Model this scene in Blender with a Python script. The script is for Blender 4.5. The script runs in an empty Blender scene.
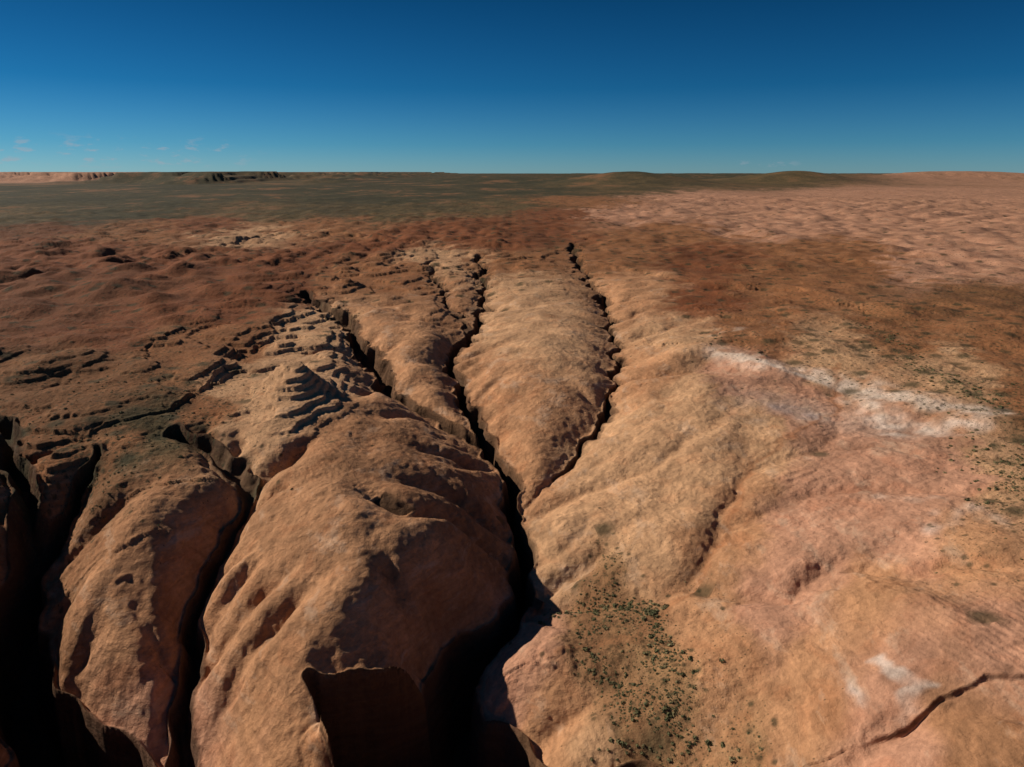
import bpy, math, time, heapq
import numpy as np
rng=np.random.default_rng(7)
H=120.0; PITCH=math.radians(17.0); F=692.0
SUN_AZ=math.radians(-68); SUN_EL=math.radians(30)

# ---------- unprojection helper: image pixel coordinates cast from the camera -> ground coordinates at elevation z
def g(u,v,z):
    a=(u-512)/F; b=-(v-383.5)/F
    dy=math.cos(PITCH)+b*math.sin(PITCH); dz=-math.sin(PITCH)+b*math.cos(PITCH)
    t=(z-H)/dz
    return (a*t,dy*t)

# ---------- noise
TAB=rng.random(65536).astype(np.float32)*2*np.pi
GX=np.cos(TAB); GY=np.sin(TAB)
def pn(x,y,seed=0):
    xi=np.floor(x); yi=np.floor(y); fx=(x-xi).astype(np.float32); fy=(y-yi).astype(np.float32)
    xi=xi.astype(np.int64); yi=yi.astype(np.int64)
    def gr(i,j,dx,dy):
        k=((i*73856093)^(j*19349663)^(seed*83492791)); k=(k^(k>>13))&65535
        return GX[k]*dx+GY[k]*dy
    ux=fx*fx*fx*(fx*(fx*6-15)+10); uy=fy*fy*fy*(fy*(fy*6-15)+10)
    a=gr(xi,yi,fx,fy); b=gr(xi+1,yi,fx-1,fy); c=gr(xi,yi+1,fx,fy-1); d=gr(xi+1,yi+1,fx-1,fy-1)
    return ((a+(b-a)*ux)*(1-uy)+(c+(d-c)*ux)*uy)*1.5
def ss(a,b,x):
    t=np.clip((x-a)/(b-a),0,1); return t*t*(3-2*t)

PAL=dict(rock=(.44,.228,.116), rockd=(.35,.175,.087), tan=(.50,.290,.157), pink=(.47,.245,.153), white=(.58,.44,.34),
         soil=(.200,.068,.028), soilb=(.275,.118,.051), scrub=(.115,.078,.036), green=(.056,.050,.026), farpink=(.45,.235,.145), sand=(.33,.185,.090))
# u,v,z,palette,scrub,ledge,rock
C=[
(-300,250,0,'soil',.5,.3,0),(-200,400,-3,'soil',.4,.4,.1),(-250,560,-5,'rockd',.1,.3,.8),(-200,720,-8,'rockd',0,.2,1),(-250,1000,-15,'rockd',0,.2,1),
(0,180,0,'farpink',.2,0,.3),(120,179,0,'farpink',.2,0,.3),(250,181,0,'scrub',.9,0,0),(400,181,0,'green',.9,0,0),(540,182,0,'green',.9,0,0),
(0,190,0,'green',1,0,0),(0,200,0,'green',1,0,0),(150,186,0,'green',1,0,0),(150,198,0,'green',1,0,0),(300,195,0,'green',1,0,0),(420,198,0,'green',1,0,0),(540,192,0,'green',1,0,0),(620,182,0,'green',.9,0,0),(600,190,0,'scrub',.9,0,0),
(0,216,0,'scrub',.9,0,0),(130,212,0,'green',.9,0,0),(270,212,0,'scrub',.9,.1,0),(390,213,0,'scrub',.9,.1,0),(500,206,0,'scrub',.8,0,0),(570,203,0,'soilb',.6,0,0),(560,215,0,'soil',.5,0,0),
(40,238,-2,'soil',.4,.7,0),(150,232,-1,'soilb',.5,.8,0),(250,236,-2,'tan',.4,.8,.3),(330,228,-1,'soilb',.5,.7,.1),(200,226,0,'soil',.5,.5,0),
(30,270,0,'soil',.3,.3,0),(120,265,1,'soil',.3,.3,0),(210,262,0,'soil',.4,.3,0),(300,262,-1,'soil',.3,.4,0),(380,245,-1,'soil',.3,.6,0),(450,235,-1,'soil',.4,.5,0),(520,235,-1,'soil',.4,.5,0),
(30,320,0,'soil',.35,.25,.1),(110,330,0,'soil',.3,.25,.1),(180,300,1,'soil',.3,.25,.1),(230,310,-1,'soil',.3,.4,.1),(280,290,-2,'soil',.3,.5,.1),
(40,380,-1,'soilb',.5,.5,.1),(110,378,-1,'soilb',.5,.5,.1),(170,350,-1,'soilb',.5,.6,.1),(225,335,-3,'soilb',.5,.8,.2),
(30,450,-6,'soilb',.5,.9,.4),(100,440,-6,'soilb',.8,.5,.3),(150,430,-7,'scrub',.9,.3,.2),(205,405,-7,'soilb',.8,.4,.2),(240,385,-7,'tan',.4,.9,.5),
(290,360,-7,'tan',.2,1,.8),(295,385,-8,'tan',.1,1,.8),(310,400,-9,'tan',.1,1,.9),(320,320,-5,'tan',.3,1,.5),(340,275,-4,'soilb',.3,.9,.2),(400,275,-5,'soilb',.3,.9,.3),(430,260,-4,'tan',.3,1,.4),
(330,425,-10,'rockd',.1,.5,.9),(250,430,-11,'tan',.2,.4,.8),(350,430,-10,'rockd',.05,.2,1),(410,450,-15,'rockd',0,.1,1),(470,500,-25,'rockd',0,.1,1),
(300,480,-11,'rock',.05,.1,1),(330,540,-15,'rock',0,.05,1),(400,560,-18,'rock',0,.05,1),(460,580,-28,'rock',0,.05,1),(260,570,-21,'rock',0,.05,1),(330,620,-23,'rock',0,.05,1),(420,630,-27,'rock',0,.05,1),(250,660,-32,'rock',0,.05,1),(240,740,-42,'pink',0,.1,1),(290,720,-42,'rock',0,.1,1),(340,800,-60,'rock',0,.1,1),(390,700,-36,'rockd',0,.1,1),
(150,480,-12,'rockd',.2,.2,.9),(120,520,-17,'rockd',0,.2,1),(190,520,-18,'rock',0,.1,1),(150,580,-27,'rockd',0,.1,1),(110,600,-32,'rock',0,.1,1),(150,650,-38,'pink',0,.1,1),(110,670,-43,'pink',0,.1,1),(140,710,-44,'pink',0,.1,1),(150,760,-52,'pink',0,.1,1),
(30,510,-12,'rockd',.1,.3,.9),(0,545,-12,'rockd',0,.3,1),(-60,620,-6,'rockd',0,.2,1),
(380,320,-7,'rock',0,.3,1),(410,340,-8,'rock',0,.1,1),(430,380,-14,'rock',0,.1,1),(450,410,-24,'rock',0,.1,1),(405,375,-13,'rock',0,.1,1),
(440,300,-7,'rockd',.1,.5,.9),(520,280,-4,'tan',.2,.5,.8),(520,265,-3,'soilb',.5,.6,.3),(510,310,-6,'tan',0,.1,1),(545,340,-8,'tan',0,.05,1),(540,390,-15,'rock',0,.05,1),(530,440,-24,'rock',0,.05,1),(490,390,-17,'rock',0,.05,1),
(620,255,-3,'soilb',.4,.3,.3),(640,290,-5,'rock',.1,.2,.9),(680,330,-7,'tan',.1,.3,.9),(650,370,-12,'rock',0,.05,1),(690,400,-14,'tan',0,.05,1),(640,430,-23,'tan',0,.05,1),(600,490,-36,'tan',0,.05,1),(560,550,-46,'tan',0,.05,1),
(700,470,-24,'tan',0,.05,1),(650,540,-37,'tan',0,.05,1),(730,520,-30,'rock',0,.05,1),(760,420,-13,'tan',0,.05,1),(800,400,-11,'pink',0,.1,1),(740,372,-7,'pink',.05,.2,.9),
(700,300,-3,'soil',.3,.4,.3),(780,290,-1,'soilb',.4,.4,.1),(860,270,0,'soilb',.4,.3,.1),(700,260,-1,'soil',.4,.4,.1),(760,330,-2,'soilb',.5,.6,.4),(830,350,-2,'tan',.7,.3,.3),(900,330,-1,'soilb',.7,.2,.2),(980,300,0,'soilb',.6,.2,.1),(960,370,-2,'tan',.7,.2,.3),(1000,350,0,'soilb',.5,.2,.1),(1050,400,0,'soilb',.7,.2,.2),
(1010,470,-3,'tan',.8,.1,.4),(880,450,-10,'pink',0,.1,1),(960,470,-6,'pink',0,.1,1),(900,520,-13,'pink',0,.05,1),(820,520,-22,'pink',0,.05,1),(780,600,-29,'pink',0,.05,1),(880,600,-19,'rock',0,.05,1),(980,560,-8,'rock',.2,.1,.9),(1000,640,-10,'pink',0,.1,1),(900,680,-19,'pink',0,.1,1),(980,750,-16,'rockd',0,.2,1),(800,680,-32,'rock',0,.1,1),(780,760,-38,'rock',0,.1,1),(880,760,-27,'pink',0,.1,1),(1200,600,0,'pink',.1,.1,.9),(1200,900,-10,'pink',.1,.1,1),
(600,610,-48,'sand',1,.1,.1),(640,640,-47,'sand',1,.1,.1),(610,670,-47,'sand',1,.1,.1),(660,680,-46,'sand',1,.1,.1),(640,715,-46,'sand',1,.1,.2),(700,640,-42,'rock',.1,.1,1),(730,700,-42,'rock',.1,.1,1),(740,755,-42,'sand',.6,.1,.3),(680,595,-42,'rock',.1,.05,.8),
(540,640,-50,'pink',.05,.1,1),(500,680,-52,'pink',0,.1,1),(560,720,-50,'rock',0,.1,1),(520,750,-53,'rock',0,.1,1),(600,760,-52,'tan',0,.1,1),(560,850,-60,'rock',0,.1,1),(800,900,-45,'rock',0,.1,1),(200,900,-60,'rock',0,.1,1),
(620,215,-2,'farpink',.2,.1,.7),(700,200,-2,'farpink',.2,.1,.7),(760,230,-3,'farpink',.2,.2,.7),(850,215,-2,'farpink',.2,.1,.7),(950,240,-3,'farpink',.2,.2,.7),(1000,205,0,'farpink',.3,.1,.7),(880,195,0,'farpink',.3,.1,.6),(680,235,-2,'soilb',.4,.2,.3),(1100,230,0,'farpink',.2,.2,.7),(1300,300,0,'soilb',.5,.2,.2),
(720,184,0,'scrub',.7,0,.1),(820,177,0,'green',.8,0,0),(800,180,0,'scrub',.7,0,.1),(860,177,0,'green',.8,0,0),(760,178,0,'green',.8,0,0),(930,180,0,'farpink',.4,0,.3),(1020,178,0,'farpink',.4,0,.3),(700,178,0,'green',.9,0,0),(640,176,0,'green',.9,0,0),(570,177,0,'green',.9,0,0),
(820,252,-1,'soilb',.4,.3,.3),(920,272,-1,'farpink',.3,.3,.5),(1020,270,0,'farpink',.3,.2,.5),
]
cw=np.array([g(c[0],c[1],c[2]) for c in C]); cz=np.array([c[2] for c in C],float)
ccol=np.array([PAL[c[3]]+(c[4],c[5],c[6]) for c in C])
def q(x,y):
    r=np.hypot(x,y)+20; return np.arctan2(x,np.maximum(y,-50)+60), np.log(r)/3
cq=np.stack(q(cw[:,0],cw[:,1]),1)
EP=0.035
D=np.hypot(cq[:,None,0]-cq[None,:,0],cq[:,None,1]-cq[None,:,1])
A=np.sqrt(D*D+EP*EP); n=len(C)
M=np.zeros((n+1,n+1)); M[:n,:n]=A-np.eye(n)*0.02; M[n,:n]=1; M[:n,n]=1
sol=np.linalg.solve(M,np.append(cz,0)); 
def basez(x,y):
    a,b=q(x,y); a=a.astype(np.float32); b=b.astype(np.float32); o=np.full(x.shape,sol[n])
    for i in range(n): o+=sol[i]*np.sqrt((a-np.float32(cq[i,0]))**2+(b-np.float32(cq[i,1]))**2+np.float32(EP*EP))
    return np.clip(o,-70,6)
def classes(x,y):
    R=np.hypot(x,y); am=np.clip(R/300,.5,12)
    xx=x+am*(9*pn(x/26,y/26,31)+3.5*pn(x/8,y/8,32)+12*ss(500,1500,R)*pn(x/90,y/160,33))
    yy=y+am*(12*pn(x/26,y/26,34)+3.5*pn(x/8,y/8,35)+25*ss(500,1500,R)*pn(x/90,y/160,36))
    a,b=q(xx,yy); a=a.astype(np.float32); b=b.astype(np.float32); W=np.zeros(x.shape,np.float32); o=np.zeros((6,)+x.shape,np.float32)
    for i in range(n):
        w=1/(((a-np.float32(cq[i,0]))**2+(b-np.float32(cq[i,1]))**2)+np.float32(4e-4))**3
        W+=w
        for k in range(6):
            if ccol[i,k]: o[k]+=w*np.float32(ccol[i,k])
    return (o/W).T.astype(float)

def smooth(P,k=4):
    P=np.array(P,float); Q=[]
    E=np.vstack([2*P[0]-P[1],P,2*P[-1]-P[-2]])
    for i in range(1,len(E)-2):
        for t in np.arange(k)/k:
            p0,p1,p2,p3=E[i-1:i+3]
            Q.append(.5*((2*p1)+(-p0+p2)*t+(2*p0-5*p1+4*p2-p3)*t*t+(-p0+3*p1-3*p2+p3)*t**3))
    Q.append(P[-1]); return np.array(Q)
# canyons: (u,v,z_rim,depth,slot half width, shoulder)
CAN=[
 [(573,243,-3,10,9,26),(582,272,-9,11,6,28),(602,300,-15,12,5,28),(616,342,-21,11,3.6,26),(614,385,-27,9,2.4,24),(600,425,-33,7,2.0,22),(580,458,-39,4,1.6,20),(552,490,-44,1.5,1.8,18),(524,515,-48,1,2,16)],
 [(430,262,-5,6,5,16),(442,292,-11,6,4,18),(462,322,-17,6,3,18),(472,338,-21,6,3,18)],
 [(478,255,-4,11,9,20),(484,290,-13,13,6.5,26),(478,320,-20,15,5.5,26),(456,362,-27,16,5.5,24),(462,398,-32,19,5,22),(482,435,-38,25,5.5,22),(506,480,-43,30,5.5,22),(518,530,-49,34,5,20),(521,580,-53,36,4.5,19),(512,625,-57,38,5.5,16),(474,660,-61,38,8,14),(452,700,-63,40,10,14),(472,767,-66,42,12,16),(490,850,-70,42,14,18)],
 [(300,292,-4,9,7,20),(335,312,-10,13,8,22),(362,345,-18,15,9,22),(385,385,-25,17,8,22),(415,407,-29,17,6,20),(450,425,-33,19,5,20),(484,445,-38,24,5,20)],
 [(182,425,-9,11,8,12),(205,450,-16,8,7,14),(245,482,-24,5,5,16),(240,510,-31,4,3.5,18),(218,560,-41,7,3,20),(205,600,-47,9,3,20),(193,650,-54,13,4,19),(183,700,-60,18,4,18),(172,767,-68,24,6,20),(165,860,-76,30,9,20)],
 [(95,445,-10,8,3,18),(82,480,-20,14,4,20),(60,530,-36,20,5,24),(35,585,-50,30,7,26),(15,650,-64,40,10,24),(25,710,-70,44,12,22),(70,775,-76,46,16,20),(120,860,-80,48,22,18)],
 [(-40,410,-5,12,8,20),(10,440,-10,12,6,16),(25,500,-20,14,6,14),(36,560,-42,20,7,16)],
 [(360,485,-14,.5,3,10),(388,503,-18,2.5,3,9),(412,520,-22,1.5,3,10)],
 [(312,658,-31,44,3,5),(340,676,-34,60,9,5),(368,694,-37,60,18,5),(405,715,-41,60,26,5),(440,745,-48,60,30,5),(470,820,-58,55,32,8)],
 [(835,395,-12,.8,5,26),(832,440,-16,.8,5,26),(745,478,-25,.8,4,26),(728,520,-31,.8,4,24),(690,572,-39,.8,4,20),(640,598,-45,.8,4,16),(560,607,-51,1.2,4,12),(524,600,-54,3,3,10)],
 [(120,560,-25,2,4,14),(140,600,-36,1,4,14),(165,640,-44,1,2,12)],
 [(580,790,-56,4,4,10),(640,772,-50,3,3,12),(700,800,-50,3,3,12)],
 [(470,330,-20,2,3,10),(500,335,-14,1,3,12),(530,330,-10,0,3,12)],
]
CANW=[]
for P in CAN:
    W=[]
    for (u,v,z,d,w,s) in P:
        x,y=g(u,v,z); W.append((x,y,z,d,w,s))
    CANW.append(smooth(W,4))
# scarps: points + drop, face width, decay ; low side = right of travel direction
SC=[
 ([(-80,440,-2),(20,418,-2),(90,420,-2),(140,408,-2),(205,378,-2),(228,350,-2),(265,330,-2),(300,305,-2)],7,3,90),
 ([(690,345,-6),(740,360,-5),(800,372,-5),(850,388,-5),(910,408,-4),(985,424,-3),(1100,440,-2)],9,12,60),
 ([(860,722,-24),(900,716,-22),(935,706,-19),(975,688,-15),(1060,690,-10),(1200,700,-6)],3.4,1.2,10),
 ([(410,262,-2),(440,272,-3),(480,262,-3),(540,256,-3),(580,240,-2)],4,8,60),
 ([(600,262,-3),(660,275,-4),(720,285,-3),(800,290,-2),(830,300,-2)],6,7,60),
 ([(200,250,-1),(260,235,-1),(330,232,-1),(400,240,-1)],7,8,90),
 ([(0,365,-1),(60,372,-1),(120,360,-1),(160,340,-1)],4,3,50),
]
SCW=[([g(*p) for p in P],a,b,c) for P,a,b,c in SC]
# mounds: u,v,z, radius, height
MND=[(290,388,-8,24,9),(288,384,-8,15,9),(272,402,-8,13,5),(560,655,-50,8,5),(235,640,-36,26,4),(330,770,-56,8,20),(350,285,-4,16,7),(430,268,-4,18,6),(120,500,-14,18,5)]

def polyd(px,py,P,idx):
    best=np.full(px.shape,1e18); out=[np.zeros(px.shape) for _ in idx]; sgn=np.zeros(px.shape)
    for i in range(len(P)-1):
        ax,ay=P[i][0],P[i][1]; bx,by=P[i+1][0],P[i+1][1]; dx,dy=bx-ax,by-ay; L=dx*dx+dy*dy+1e-9
        t0=((px-ax)*dx+(py-ay)*dy)/L; t=np.clip(t0,0,1)
        ex=px-ax-t*dx; ey=py-ay-t*dy; d=ex*ex+ey*ey; m=d<best
        best[m]=d[m]
        for k,j in enumerate(idx): out[k][m]=(P[i][j]+(P[i+1][j]-P[i][j])*t[m])
        sgn[m]=np.sign(dx*ey-dy*ex)[m]
    return np.sqrt(best),out,sgn

def terr(h,step,a,b):
    k=np.floor(h/step); f=h/step-k
    return step*(k+ss(a,b,f)*0.8+0.2*f)
def left_of(x): return ss(40,-40,x)

def stage_a(x,y,sp,cl,maxdep=1e9):
    def lo(l): return np.clip(l/(2*sp)-1,0,1)
    def N(l,seed,amp,ani=1.0): return amp*lo(l)*pn(x/l,y/(l*ani),seed)
    def B(l,seed,amp,ani=1.0,eps=.004):
        nn=pn(x/l,y/(l*ani),seed); return amp*lo(l)*(np.sqrt(nn*nn+eps)*2.2-.5)
    R=np.hypot(x,y)
    led=cl[...,4]; rk=cl[...,5]; soil=1-rk
    left=left_of(x)
    h=basez(x,y)
    far=ss(600,3000,R)
    h=h+N(70,1,2.0)+N(180,2,2.5)+N(30,3,2.0)+N(14,4,.9)*(1-far)
    sb=soil*(1-far)*ss(400,520,R)*(.35+.65*left)*(1-.4*led)
    h=h+sb*(B(75,13,8,1.3,.012)+B(36,14,4.5,1.2,.01)+B(17,15,1.2))
    h=h+rk*(1-far)*((.38+.62*left)*(B(50,16,5.2,1.2,.006)+B(24,17,2.2,1.2)))
    h=h+far*(N(700,4,7)+N(350,5,5)*rk+N(2500,6,10))+ss(700,1300,R)*(1-ss(3000,5000,R))*(B(150,18,9)*(.3+.7*rk)+B(60,19,3.5)*(.3+.7*rk))
    for (u,v,z,r,a) in MND:
        cx,cy=g(u,v,z); d=np.hypot(x-cx,y-cy)+3*pn(x/9,y/9,9)
        h=h+a*(1-ss(r*.45,r*1.2,d))
    def hill(cx,cy,rx,ry,a): return a*np.exp(-((x-cx)/rx)**2-((y-cy)/ry)**2)
    h=h+hill(1150,7000,600,1200,118)+hill(500,9000,1800,1500,45)+hill(3100,7800,500,800,108)+hill(3900,8800,1300,1000,94)+hill(6000,9400,1300,900,102)+hill(-200,11000,2500,1500,40)
    mm=ss(6900,7900,y+900*pn(x/1500,y/3000,10))*ss(-300,-3000,x+0.05*y)
    mz=mm*(0.55+0.45*np.clip(3*pn(x/1600,y/2000,11)+1.2*pn(x/500,y/900,12),-1,1))
    h=h+34*ss(.30,.5,mz)+36*ss(.6,.72,mz)+44*ss(.85,.95,mz)
    mr=ss(6000,9000,y)*ss(3500,5000,x)*(0.5+0.5*np.clip(3*pn(x/1500,y/2000,12),-1,1)); h=h+20*ss(.5,.7,mr)
    am=np.clip(R/250,.6,3)
    wx=x+am*(3.8*pn(x/28,y/28,21)+2.0*pn(x/11,y/11,22))+.3*pn(x/3.5,y/3.5,23)
    wy=y+am*(3.8*pn(x/28,y/28,24)+2.0*pn(x/11,y/11,25))+.3*pn(x/3.5,y/3.5,26)
    for P,drop,wid,dec in SCW:
        P=np.array(P); m=(x>P[:,0].min()-dec*3)&(x<P[:,0].max()+dec*3)&(y>P[:,1].min()-dec*4)&(y<P[:,1].max()+dec*3)
        if not m.any(): continue
        d,_,sg=polyd(wx[m],wy[m],P,[]); 
        L=np.hypot(P[0,0]-P[-1,0],P[0,1]-P[-1,1])
        e=np.minimum(np.hypot(wx[m]-P[0,0],wy[m]-P[0,1]),np.hypot(wx[m]-P[-1,0],wy[m]-P[-1,1]))
        h[m]-=np.where(sg<0,drop*ss(0,wid,d)*np.exp(-d/dec),0)*ss(0,L*.12,e)*(.75+.5*pn(x[m]/30,y[m]/30,27))
    slot=np.zeros(x.shape)
    for P in CANW:
        mg=5*P[:,5].max()+P[:,4].max(); m=(x>P[:,0].min()-mg)&(x<P[:,0].max()+mg)&(y>P[:,1].min()-mg)&(y<P[:,1].max()+mg)
        if not m.any(): continue
        d,(zr,dep,w,s),_=polyd(wx[m],wy[m],P,[2,3,4,5])
        dp=np.minimum(dep,maxdep)
        zr=np.minimum(zr,h[m]+1)
        ww=np.minimum(.85*w,np.where(dep>45,2.5,5.5))
        h[m]=zr-dp+dp*ss(-ww,0,d-w)+(h[m]-zr)*(1-np.exp(-np.maximum(d-w*.8,0)/s))**.75
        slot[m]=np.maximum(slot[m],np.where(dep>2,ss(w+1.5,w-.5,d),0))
    return h,slot

# ---------- running-water erosion of the near ground (stream power + creep) on a regular grid
DX=1.7; GX0,GX1,GY0,GY1=-560,640,80,960
gx=np.arange(GX0,GX1,DX); gy=np.arange(GY0,GY1,DX); ncx,ncy=len(gx),len(gy)
XX,YY=np.meshgrid(gx,gy); gcl=classes(XX.ravel(),YY.ravel())
gh,gs=stage_a(XX.ravel(),YY.ravel(),np.full(XX.size,DX*.5),gcl,4.0)
gh=gh.reshape(ncy,ncx)+.25*np.random.default_rng(3).normal(size=(ncy,ncx)); rockg=gcl[:,5].reshape(ncy,ncx)
h0=gh.copy()
NB=[(-1,0,1),(1,0,1),(0,-1,1),(0,1,1),(-1,-1,1.414),(-1,1,1.414),(1,-1,1.414),(1,1,1.414)]
def flood(hh):
    f=hh.ravel().tolist(); N_=len(f); done=bytearray(N_); hp=[]
    for j in range(ncy):
        for i_ in ((0,ncx-1) if 0<j<ncy-1 else range(ncx)):
            k=j*ncx+i_; done[k]=1; hp.append((f[k],k))
    heapq.heapify(hp); pop=heapq.heappop; push=heapq.heappush
    offs=(-1,1,-ncx,ncx,-ncx-1,-ncx+1,ncx-1,ncx+1)
    while hp:
        z,k=pop(hp); i_=k%ncx
        if i_==0 or i_==ncx-1 or k<ncx or k>=N_-ncx:
            nb=[]; j=k//ncx
            for a,b,_ in NB:
                if 0<=j+a<ncy and 0<=i_+b<ncx: nb.append((j+a)*ncx+i_+b)
        else: nb=[k+o for o in offs]
        for m in nb:
            if not done[m]:
                done[m]=1
                if f[m]<=z: f[m]=z+1e-4
                push(hp,(f[m],m))
    return np.array(f).reshape(ncy,ncx)
idxg=np.arange(ncx*ncy).reshape(ncy,ncx)
for outer in range(4):
    fl=flood(gh)
    best=np.zeros_like(fl); rec=idxg.copy()
    pad=np.pad(fl,1,constant_values=1e9); pid=np.pad(idxg,1)
    for a,b,L in NB:
        sl_=(fl-pad[1+a:1+a+ncy,1+b:1+b+ncx])/L*(1+.25*np.random.default_rng(50+outer*9+a*3+b).random((ncy,ncx)))
        m=sl_>best; best[m]=sl_[m]; rec[m]=pid[1+a:1+a+ncy,1+b:1+b+ncx][m]
    order=np.argsort(fl.ravel()); rl=rec.ravel().tolist(); ol=order.tolist()
    Ar=[DX*DX]*(ncx*ncy)
    for k in reversed(ol):
        r=rl[k]
        if r!=k: Ar[r]+=Ar[k]
    An=np.array(Ar).reshape(ncy,ncx)
    Fk=.034*np.minimum(An,6000)**.5*(.55+.45*rockg)*(.78+.22*left_of(XX))
    for it in range(3):
        fl_=Fk.ravel().tolist(); hl=gh.ravel().tolist()
        for k in ol:
            r=rl[k]
            if r!=k and hl[r]<hl[k]: q_=fl_[k]; hl[k]=(hl[k]+q_*hl[r])/(1+q_)
        gh=np.array(hl).reshape(ncy,ncx)
        for _ in range(3):
            P_=np.pad(gh,1,mode='edge'); lap=P_[:-2,1:-1]+P_[2:,1:-1]+P_[1:-1,:-2]+P_[1:-1,2:]-4*gh; gh=gh+.14*np.clip(lap,-1.5,1.5)
dlt=gh-h0
# keep the relief the water carved, not the overall lowering
def blur(a,r):
    for ax in (0,1):
        p=np.pad(a,[(r+1,r) if k==ax else (0,0) for k in (0,1)],mode='edge'); cs_=np.cumsum(p,axis=ax)
        a=(np.take(cs_,range(2*r+1,cs_.shape[ax]),axis=ax)-np.take(cs_,range(0,cs_.shape[ax]-2*r-1),axis=ax))/(2*r+1)
    return a
dlt=np.clip(dlt,-14,4); dlt=dlt-.75*blur(blur(dlt,12),12); dlt=7*np.tanh(dlt/7)
chan=np.clip((np.log(An)-np.log(250))/4,0,1)
P_=np.pad(chan,1,mode='edge'); chan=(P_[:-2,1:-1]+P_[2:,1:-1]+P_[1:-1,:-2]+P_[1:-1,2:]+2*chan)/6
def bsp(Gd,x,y):
    fx=(x-GX0)/DX; fy=(y-GY0)/DX; ins=(fx>2)&(fx<ncx-4)&(fy>2)&(fy<ncy-4)
    o=np.zeros(x.shape); fx=fx[ins]; fy=fy[ins]; ix=np.floor(fx).astype(int); iy=np.floor(fy).astype(int); tx=fx-ix; ty=fy-iy
    def wt(t): return ((1-t)**3/6,(3*t**3-6*t*t+4)/6,(-3*t**3+3*t*t+3*t+1)/6,t**3/6)
    wx_,wy_=wt(tx),wt(ty); r=0
    for a in range(4):
        for b in range(4): r=r+Gd[iy-1+a,ix-1+b]*wy_[a]*wx_[b]
    ed=np.minimum(np.minimum(fx,ncx-fx),np.minimum(fy,ncy-fy)); o[ins]=r*ss(3,40,ed)
    return o
def height(x,y,sp,cl):
    h,slot=stage_a(x,y,sp,cl)
    jx=x+.9*pn(x/5,y/5,61)+.4*pn(x/2.2,y/2.2,62); jy=y+.9*pn(x/5,y/5,63)+.4*pn(x/2.2,y/2.2,64)
    h=h+bsp(dlt,jx,jy)*(1-slot)
    ch=bsp(chan,jx,jy)*(1-slot)
    def N(l,seed,amp): return amp*np.clip(l/(2*sp)-1,0,1)*pn(x/l,y/l,seed)
    led=cl[...,4]; rk=cl[...,5]; left=left_of(x)
    hn=h+N(40,41,1.2)+N(11,42,.35)+N(4,43,.12)
    t1=terr(hn,3.1,.42,.58)+ (terr(hn,1.05,.4,.7)-hn)*.5
    lm=np.clip(led*1.25-.2,0,1)*np.clip(4/sp,0,1)
    h=h+(t1-h)*lm*.85
    lod=np.clip(3.2/(2*sp)-1,0,1)
    bm=rk*ss(.05,.6,pn(x/40,y/40,46)+.25*left)
    tl=h+.55*x+.30*y+5*pn(x/70,y/70,44)+1.5*pn(x/20,y/20,45)+.5*pn(x/7,y/7,65)
    h=h+(terr(tl,1.9,.3,.8)-tl)*bm*.25*lod
    # a few broad, irregular bedding steps on the right-hand slickrock
    bm2=rk*(1-left)*ss(.1,.55,pn(x/50,y/32,48))
    tl=h-.20*x+.34*y+11*pn(x/60,y/60,49)+4.5*pn(x/18,y/18,50)+1.2*pn(x/6,y/6,66)
    h=h+(terr(tl,4.6,.3,.6)-tl)*bm2*.16*lod
    h=h+N(15,51,.5)+N(6.5,52,.28)+N(3,53,.12)+N(1.4,54,.06)
    return h,slot,ch

# ---------- terrain sheet
NX,NR=1350,1450
k0=2*(1/math.sqrt(95)-1/math.sqrt(60000))/NR
i=np.arange(NR+1); ys=1/(1/math.sqrt(95)-i*k0/2)**2
ys=np.concatenate([np.linspace(-160,94,120)[:-1],ys])
t=np.linspace(-1,1,NX)
Y,Tt=np.meshgrid(ys,t,indexing='ij')
HW=130+0.90*np.maximum(Y,0)
X=Tt*HW
dyv=np.gradient(ys)[:,None]
sp=np.maximum(2*HW/NX,np.minimum(dyv,3*2*HW/NX)*.8)*np.ones_like(X)
x=X.ravel(); y=Y.ravel(); s=sp.ravel()
cl=classes(x,y)
h,slot,chn=height(x,y,s,cl)
def add_mesh(name,co,faces,nside):
    me=bpy.data.meshes.new(name); nv=len(co); nf=len(faces)
    me.vertices.add(nv); me.vertices.foreach_set('co',np.asarray(co,np.float32).ravel())
    me.loops.add(nf*nside); me.loops.foreach_set('vertex_index',np.asarray(faces,np.int32).ravel())
    me.polygons.add(nf); me.polygons.foreach_set('loop_start',np.arange(0,nf*nside,nside,dtype=np.int32))
    me.polygons.foreach_set('loop_total',np.full(nf,nside,np.int32))
    me.update(calc_edges=True)
    ob=bpy.data.objects.new(name,me); bpy.context.scene.collection.objects.link(ob); return ob
ny=len(ys); I=np.arange((ny-1)*(NX)).reshape(ny-1,NX)[:,:-1].ravel()
faces=np.stack([I,I+1,I+NX+1,I+NX],1)
terrain=add_mesh('desert_canyon_terrain',np.stack([x,y,h],1),faces,4)
me=terrain.data
me.polygons.foreach_set('use_smooth',np.ones(len(me.polygons),bool))
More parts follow.
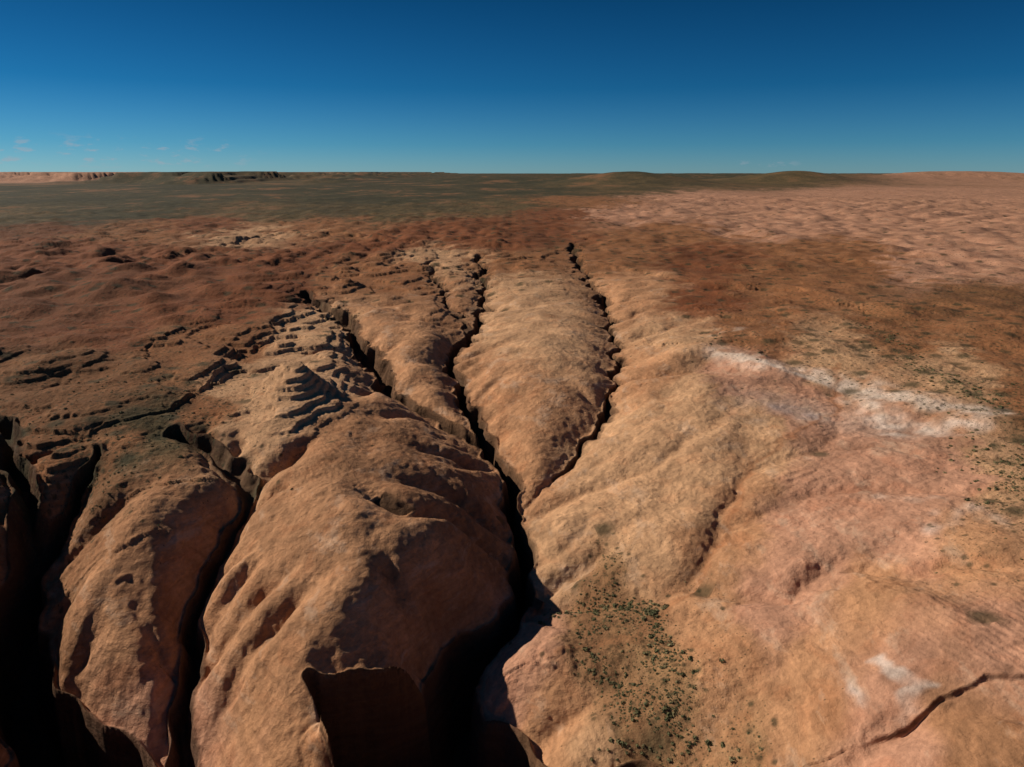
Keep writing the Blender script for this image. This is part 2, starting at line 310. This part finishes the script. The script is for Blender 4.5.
# albedo patches: pale band below the bench rim, swirl, wash bed
def patch(pts,wid,z,nz=.6):
    P=np.array([g(u,v,z) for u,v in pts]); m=(x>P[:,0].min()-60)&(x<P[:,0].max()+60)&(y>P[:,1].min()-60)&(y<P[:,1].max()+60)
    o=np.zeros(x.shape); d,_,_=polyd(x[m]+3*pn(x[m]/14,y[m]/14,71)+1.2*pn(x[m]/4,y[m]/4,73),y[m]+5*pn(x[m]/14,y[m]/14,72)+1.2*pn(x[m]/4,y[m]/4,74),P,[])
    o[m]=(1-ss(wid*.1,wid,d))*np.clip(1-nz+nz*1.5*pn(x[m]/9,y[m]/9,75)+.25,0,1); return o
def blend(col,m,c): 
    for k in range(3): col[:,k]+= (c[k]-col[:,k])*m
col=cl[:,:3].copy()
blend(col,patch([(760,395),(830,412),(900,430)],26,-11,.3)*.6,(.42,.29,.22))
blend(col,patch([(720,354),(760,366),(820,378),(870,392),(930,410),(985,422),(1000,424)],9,-8,.45),(.74,.60,.48))
blend(col,patch([(712,352),(760,368),(820,376),(870,390),(930,410),(985,425)],18,-9,.6)*.8,(.66,.50,.39))
blend(col,patch([(860,398),(900,425),(970,432)],14,-9,.6)*.85,(.68,.54,.44))
blend(col,patch([(770,405),(820,414)],10,-12,.5)*.9,(.36,.27,.235))
blend(col,patch([(715,335),(745,330)],8,-5,.6)*.6,(.56,.43,.33))
blend(col,patch([(845,655),(865,680),(900,700),(930,698),(900,675),(880,655)],2.6,-19,.7)*.8,(.62,.50,.42))
blend(col,patch([(930,520),(950,512)],8,-9,.9)*.6,(.58,.45,.37))
blend(col,patch([(880,480),(960,500),(1010,530)],6,-8,.9)*.6,(.56,.42,.33))
blend(col,patch([(832,400),(832,440),(745,478),(728,520),(690,572),(640,600),(560,608)],3.4,-30,.2)*.55,(.33,.14,.062))
blend(col,patch([(640,300),(700,330)],30,-6,.8)*.4,(.30,.14,.07))
# red sand collects in the gully floors
blend(col,chn*.42,(.25,.105,.048))
dat=np.concatenate([col,np.ones((len(x),1))],1).astype(np.float32)
a=me.attributes.new('albedo','FLOAT_COLOR','POINT'); a.data.foreach_set('color',dat.ravel())
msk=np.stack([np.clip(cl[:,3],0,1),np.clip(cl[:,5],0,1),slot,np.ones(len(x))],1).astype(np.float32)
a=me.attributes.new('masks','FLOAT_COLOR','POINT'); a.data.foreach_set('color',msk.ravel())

# ---------- material
def mat_terrain():
    m=bpy.data.materials.new('sandstone_and_desert_soil'); m.use_nodes=True; nt=m.node_tree; N=nt.nodes; L=nt.links; N.clear()
    out=N.new('ShaderNodeOutputMaterial'); bs=N.new('ShaderNodeBsdfPrincipled'); L.new(bs.outputs[0],out.inputs[0])
    bs.inputs['Roughness'].default_value=.95; bs.inputs['Specular IOR Level'].default_value=.1
    geo=N.new('ShaderNodeNewGeometry'); pos=geo.outputs['Position']
    def att(n): a=N.new('ShaderNodeAttribute'); a.attribute_name=n; return a
    alb=att('albedo').outputs['Color']; mk=N.new('ShaderNodeSeparateColor'); L.new(att('masks').outputs['Color'],mk.inputs[0])
    scr,rk,sl=mk.outputs[0],mk.outputs[1],mk.outputs[2]
    def vm(v,s):
        a=N.new('ShaderNodeVectorMath'); a.operation='MULTIPLY'; L.new(v,a.inputs[0]); a.inputs[1].default_value=s; return a.outputs[0]
    def noise(scale,det=4,rough=.55,v=None,dist=0):
        a=N.new('ShaderNodeTexNoise'); a.inputs['Scale'].default_value=scale; a.inputs['Detail'].default_value=det; a.inputs['Roughness'].default_value=rough; a.inputs['Distortion'].default_value=dist
        L.new(v if v else pos,a.inputs['Vector']); return a.outputs['Fac']
    def mr(v,a,b,c,d,cl=True):
        n=N.new('ShaderNodeMapRange'); n.clamp=cl; L.new(v,n.inputs[0])
        for k,val in zip((1,2,3,4),(a,b,c,d)): n.inputs[k].default_value=val
        return n.outputs[0]
    def ma(op,a,b):
        n=N.new('ShaderNodeMath'); n.operation=op
        for k,val in enumerate((a,b)):
            if isinstance(val,(int,float)): n.inputs[k].default_value=val
            else: L.new(val,n.inputs[k])
        return n.outputs[0]
    def mix(f,a,b,bt='MIX'):
        n=N.new('ShaderNodeMix'); n.data_type='RGBA'; n.blend_type=bt
        if isinstance(f,(int,float)): n.inputs[0].default_value=f
        else: L.new(f,n.inputs[0])
        for k,val in ((6,a),(7,b)):
            if isinstance(val,tuple): n.inputs[k].default_value=val+(1,)
            else: L.new(val,n.inputs[k])
        return n.outputs[2]
    def gray(v):
        n=N.new('ShaderNodeCombineColor'); 
        for k in range(3): L.new(v,n.inputs[k])
        return n.outputs[0]
    n1=noise(.02,8,.68); n2=noise(.5,6,.72)
    c=mix(1.0,alb,gray(mr(n1,.3,.7,.74,1.26)),'MULTIPLY')
    c=mix(1.0,c,gray(mr(n2,.3,.7,.80,1.20)),'MULTIPLY')
    c=mix(mr(noise(.045,4,.6,dist=1.5),.50,.68,0,.4),c,mix(1.0,c,(.95,.74,.64),'MULTIPLY'))
    c=mix(ma('MULTIPLY',mr(noise(.06,6,.68,vm(pos,(1,.6,3))),.55,.70,0,.55),rk),c,(.56,.39,.27))
    # sweeping cross-bed bands
    wv=N.new('ShaderNodeVectorMath'); wv.operation='ADD'; L.new(vm(pos,(.030,.055,.30)),wv.inputs[0])
    wn_=N.new('ShaderNodeTexNoise'); wn_.inputs['Scale'].default_value=.02; wn_.inputs['Detail'].default_value=3; L.new(pos,wn_.inputs['Vector'])
    L.new(vm(wn_.outputs['Color'],(3.5,3.5,3.5)),wv.inputs[1])
    st=noise(1.0,6,.62,wv.outputs[0],.4)
    c=mix(rk,c,mix(1.0,c,gray(mr(st,.34,.66,.78,1.18)),'MULTIPLY'))
    # canyon shade painted into the albedo: steep rock walls and slot interiors darkened
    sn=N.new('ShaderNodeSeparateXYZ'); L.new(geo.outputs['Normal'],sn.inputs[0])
    shd=ma('MAXIMUM',ma('MULTIPLY',mr(sn.outputs[2],.25,.50,.8,0),rk),ma('MULTIPLY',sl,.8))
    c=mix(shd,c,(.038,.023,.015))
    def dots(scale,r0,r1,thr,seedoff):
        v=N.new('ShaderNodeTexVoronoi'); v.voronoi_dimensions='2D'; v.inputs['Scale'].default_value=scale
        av=N.new('ShaderNodeVectorMath'); L.new(pos,av.inputs[0]); av.inputs[1].default_value=(seedoff,seedoff*.7,0); L.new(av.outputs[0],v.inputs['Vector'])
        d=mr(v.outputs['Distance'],r0,r1,1,0)
        sc=N.new('ShaderNodeSeparateColor'); L.new(v.outputs['Color'],sc.inputs[0])
        dens=ma('MULTIPLY',scr,mr(n1,.35,.6,.35,1.15))
        return ma('MULTIPLY',d,ma('LESS_THAN',sc.outputs[0],ma('MULTIPLY',dens,thr)))
    dk=(.050,.046,.024)
    c=mix(ma('MULTIPLY',dots(1.4,.12,.4,.8,11),.55),c,(.17,.135,.060))
    c=mix(ma('MULTIPLY',dots(.75,.12,.3,.75,0),.7),c,dk)
    c=mix(ma('MULTIPLY',dots(.25,.12,.34,.7,37),.75),c,dk)
    c=mix(ma('MULTIPLY',dots(.06,.15,.42,.7,91),.75),c,dk)
    bl=noise(.0022,8,.78,vm(pos,(1,.5,1)))
    c=mix(ma('MULTIPLY',mr(bl,.50,.56,0,.6),scr),c,(.034,.033,.018))
    c=mix(ma('MULTIPLY',mr(bl,.47,.39,0,.75),scr),c,(.24,.115,.056))
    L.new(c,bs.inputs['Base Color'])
    b1=ma('ADD',ma('MULTIPLY',noise(.35,9,.66),2.2),ma('MULTIPLY',n2,.5))
    b2=ma('ADD',b1,ma('MULTIPLY',ma('MULTIPLY',st,rk),1.6))
    bp=N.new('ShaderNodeBump'); bp.inputs['Strength'].default_value=.6; bp.inputs['Distance'].default_value=1.0
    L.new(b2,bp.inputs['Height']); L.new(bp.outputs[0],bs.inputs['Normal'])
    return m
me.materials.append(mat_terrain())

# ---------- shrubs
def shrub_variant(sd):
    r=np.random.default_rng(sd); V=[];Fc=[]
    for k in range(46):
        d=r.normal(size=3); d[2]=abs(d[2])*.8+.1; d/=np.linalg.norm(d); rad=r.uniform(.45,1.0)
        c=d*rad*np.array([.5*r.uniform(.8,1.2),.5,.42]); 
        u=r.normal(size=3); u/=np.linalg.norm(u); w=np.cross(u,d+.3*r.normal(size=3)); w/=np.linalg.norm(w)+1e-6
        sz=r.uniform(.10,.20); b=len(V)
        V+= [c-u*sz-w*sz*.5,c+u*sz-w*sz*.6,c+w*sz]; Fc.append((b,b+1,b+2))
    return np.array(V),np.array(Fc)
VAR=[shrub_variant(k) for k in range(6)]
def scatter(nc,y0,y1,pw):
    yy=y0+(y1-y0)*rng.random(nc)**pw; xx=(rng.random(nc)*2-1)*(40+.8*yy); return xx,yy
xa,ya=scatter(130000,90,420,.8); xb,yb=scatter(70000,300,1100,.8)
xs=np.concatenate([xa,xb]); yss=np.concatenate([ya,yb])
cs=classes(xs,yss)
dn=np.clip(cs[:,3],0,1)**1.8*(.2+1.3*np.clip(.45+1.6*pn(xs/16,yss/16,81),0,1))*np.clip(1.15-cs[:,5],0,1)
keep=rng.random(len(xs))<dn*np.where(yss<300,.9,.25)
xs,yss=xs[keep],yss[keep]
ex=[];ey=[]
for pts,cnt,wd,z in [([(855,322),(885,335),(905,345),(915,365),(940,380),(970,395),(1020,412)],280,6,-2),([(700,335),(760,340),(800,360)],40,14,-4),([(545,610),(590,604),(630,606),(655,625)],90,3.5,-48),([(655,625),(665,660),(700,690)],50,4,-46),([(605,735),(650,745),(740,750)],45,4,-48),([(1010,430),(1000,500)],80,16,-3)]:
    P=np.array([g(u,v,z) for u,v in pts])
    for _ in range(cnt):
        k=rng.integers(len(P)-1); tt=rng.random(); p=P[k]+(P[k+1]-P[k])*tt+rng.normal(size=2)*wd; ex.append(p[0]);ey.append(p[1])
xs=np.concatenate([xs,ex]); yss=np.concatenate([yss,ey]); big=np.concatenate([np.zeros(len(xs)-len(ex)),np.ones(len(ex))])
cs=classes(xs,yss); spx=np.maximum(2*(130+.90*yss)/NX,.25)
hz,sl,_=height(xs,yss,spx,cs)
ok=sl<.4; xs,yss,hz,big=xs[ok],yss[ok],hz[ok],big[ok]
Vs=[];Fs=[];Cs=[];off=0
for k in range(len(xs)):
    V,Fc=VAR[k%6]; sz=rng.lognormal(-.42,.5)*(1.0+1.0*big[k]); sz=min(sz,2.7); an=rng.random()*6.28; ca,sa=math.cos(an),math.sin(an)
    W=np.stack([(V[:,0]*ca-V[:,1]*sa)*sz+xs[k],(V[:,0]*sa+V[:,1]*ca)*sz+yss[k],V[:,2]*sz*.85+hz[k]-.05],1)
    Vs.append(W);Fs.append(Fc+off);off+=len(V); Cs.append(np.full(len(V),rng.random()))
sh=add_mesh('desert_shrubs',np.concatenate(Vs),np.concatenate(Fs),3)
a=sh.data.attributes.new('tint','FLOAT','POINT'); cc=np.concatenate(Cs).astype(np.float32); a.data.foreach_set('value',cc)
m=bpy.data.materials.new('shrub_foliage'); m.use_nodes=True; nt=m.node_tree; bs=nt.nodes['Principled BSDF']; bs.inputs['Roughness'].default_value=.9
at=nt.nodes.new('ShaderNodeAttribute'); at.attribute_name='tint'; cr=nt.nodes.new('ShaderNodeValToRGB')
cr.color_ramp.elements[0].color=(.07,.075,.028,1); cr.color_ramp.elements[1].color=(.26,.21,.10,1); e=cr.color_ramp.elements.new(.5); e.color=(.13,.125,.050,1)
nt.links.new(at.outputs['Fac'],cr.inputs[0]); nt.links.new(cr.outputs[0],bs.inputs['Base Color'])
sh.data.materials.append(m)

# ---------- world + sun
sc=bpy.context.scene
w=bpy.data.worlds.new('World'); sc.world=w; w.use_nodes=True; nt=w.node_tree; bg=nt.nodes['Background']
sky=nt.nodes.new('ShaderNodeTexSky'); sky.sky_type='NISHITA'; sky.sun_disc=False; sky.sun_elevation=SUN_EL; sky.sun_rotation=SUN_AZ
sky.altitude=1800; sky.air_density=1.0; sky.dust_density=.3; sky.ozone_density=2.5
tc=nt.nodes.new('ShaderNodeTexCoord'); sx=nt.nodes.new('ShaderNodeSeparateXYZ'); nt.links.new(tc.outputs['Generated'],sx.inputs[0])
cr=nt.nodes.new('ShaderNodeValToRGB'); nt.links.new(sx.outputs[2],cr.inputs[0])
el=cr.color_ramp.elements; el[0].position=0; el[0].color=(.33,.64,.96,1); el[1].position=1; el[1].color=(.20,.34,.45,1)
for p,c in ((.035,(.18,.53,.84,1)),(.105,(.050,.36,.63,1)),(.21,(.024,.25,.44,1)),(.5,(.05,.24,.40,1))):
    e=el.new(p); e.color=c
mx=nt.nodes.new('ShaderNodeMix'); mx.data_type='RGBA'; mx.blend_type='MULTIPLY'; mx.inputs[0].default_value=1
nt.links.new(sky.outputs[0],mx.inputs[6]); nt.links.new(cr.outputs[0],mx.inputs[7])
def wn(op,a,b):
    n=nt.nodes.new('ShaderNodeMath'); n.operation=op
    for k,val in enumerate((a,b)):
        if isinstance(val,(int,float)): n.inputs[k].default_value=val
        else: nt.links.new(val,n.inputs[k])
    return n.outputs[0]
def wmr(v,a,b,c,d):
    n=nt.nodes.new('ShaderNodeMapRange'); n.interpolation_type='SMOOTHSTEP'; nt.links.new(v,n.inputs[0])
    for k,val in zip((1,2,3,4),(a,b,c,d)): n.inputs[k].default_value=val
    return n.outputs[0]
vmn=nt.nodes.new('ShaderNodeVectorMath'); vmn.operation='MULTIPLY'; nt.links.new(tc.outputs['Generated'],vmn.inputs[0]); vmn.inputs[1].default_value=(1,1,3.2)
cn=nt.nodes.new('ShaderNodeTexNoise'); cn.inputs['Scale'].default_value=42; cn.inputs['Detail'].default_value=5; cn.inputs['Roughness'].default_value=.6; nt.links.new(vmn.outputs[0],cn.inputs['Vector'])
cf=wmr(cn.outputs['Fac'],.53,.68,0,.5)
band=wn('MULTIPLY',wmr(sx.outputs[2],.002,.012,0,1),wmr(sx.outputs[2],.028,.046,1,0))
az=wn('MAXIMUM',wmr(sx.outputs[0],-.40,-.30,1,0),wn('MULTIPLY',wn('MULTIPLY',wmr(sx.outputs[0],.24,.28,0,1),wmr(sx.outputs[0],.34,.38,1,0)),wmr(sx.outputs[2],.008,.018,1,0)))
cf=wn('MULTIPLY',wn('MULTIPLY',cf,band),az)
m2=nt.nodes.new('ShaderNodeMix'); m2.data_type='RGBA'; nt.links.new(cf,m2.inputs[0]); nt.links.new(mx.outputs[2],m2.inputs[6]); m2.inputs[7].default_value=(5.0,5.4,6.2,1)
nt.links.new(m2.outputs[2],bg.inputs[0]); bg.inputs[1].default_value=.07
ld=bpy.data.lights.new('sun','SUN'); ld.energy=5.0; ld.angle=math.radians(.5); ld.color=(1,.90,.77)
lo=bpy.data.objects.new('sun',ld); sc.collection.objects.link(lo)
from mathutils import Vector
sd=Vector((math.sin(SUN_AZ)*math.cos(SUN_EL),math.cos(SUN_AZ)*math.cos(SUN_EL),math.sin(SUN_EL)))
lo.rotation_euler=sd.to_track_quat('Z','Y').to_euler(); lo.location=(0,0,300)
cd=bpy.data.cameras.new('camera'); co=bpy.data.objects.new('camera',cd); sc.collection.objects.link(co); sc.camera=co
cd.sensor_width=36; cd.lens=36*F/1024; cd.clip_start=1; cd.clip_end=200000
co.location=(0,0,H); co.rotation_euler=(math.pi/2-PITCH,0,0)
sc.view_settings.view_transform='Standard'; sc.view_settings.look='None'; sc.view_settings.exposure=0
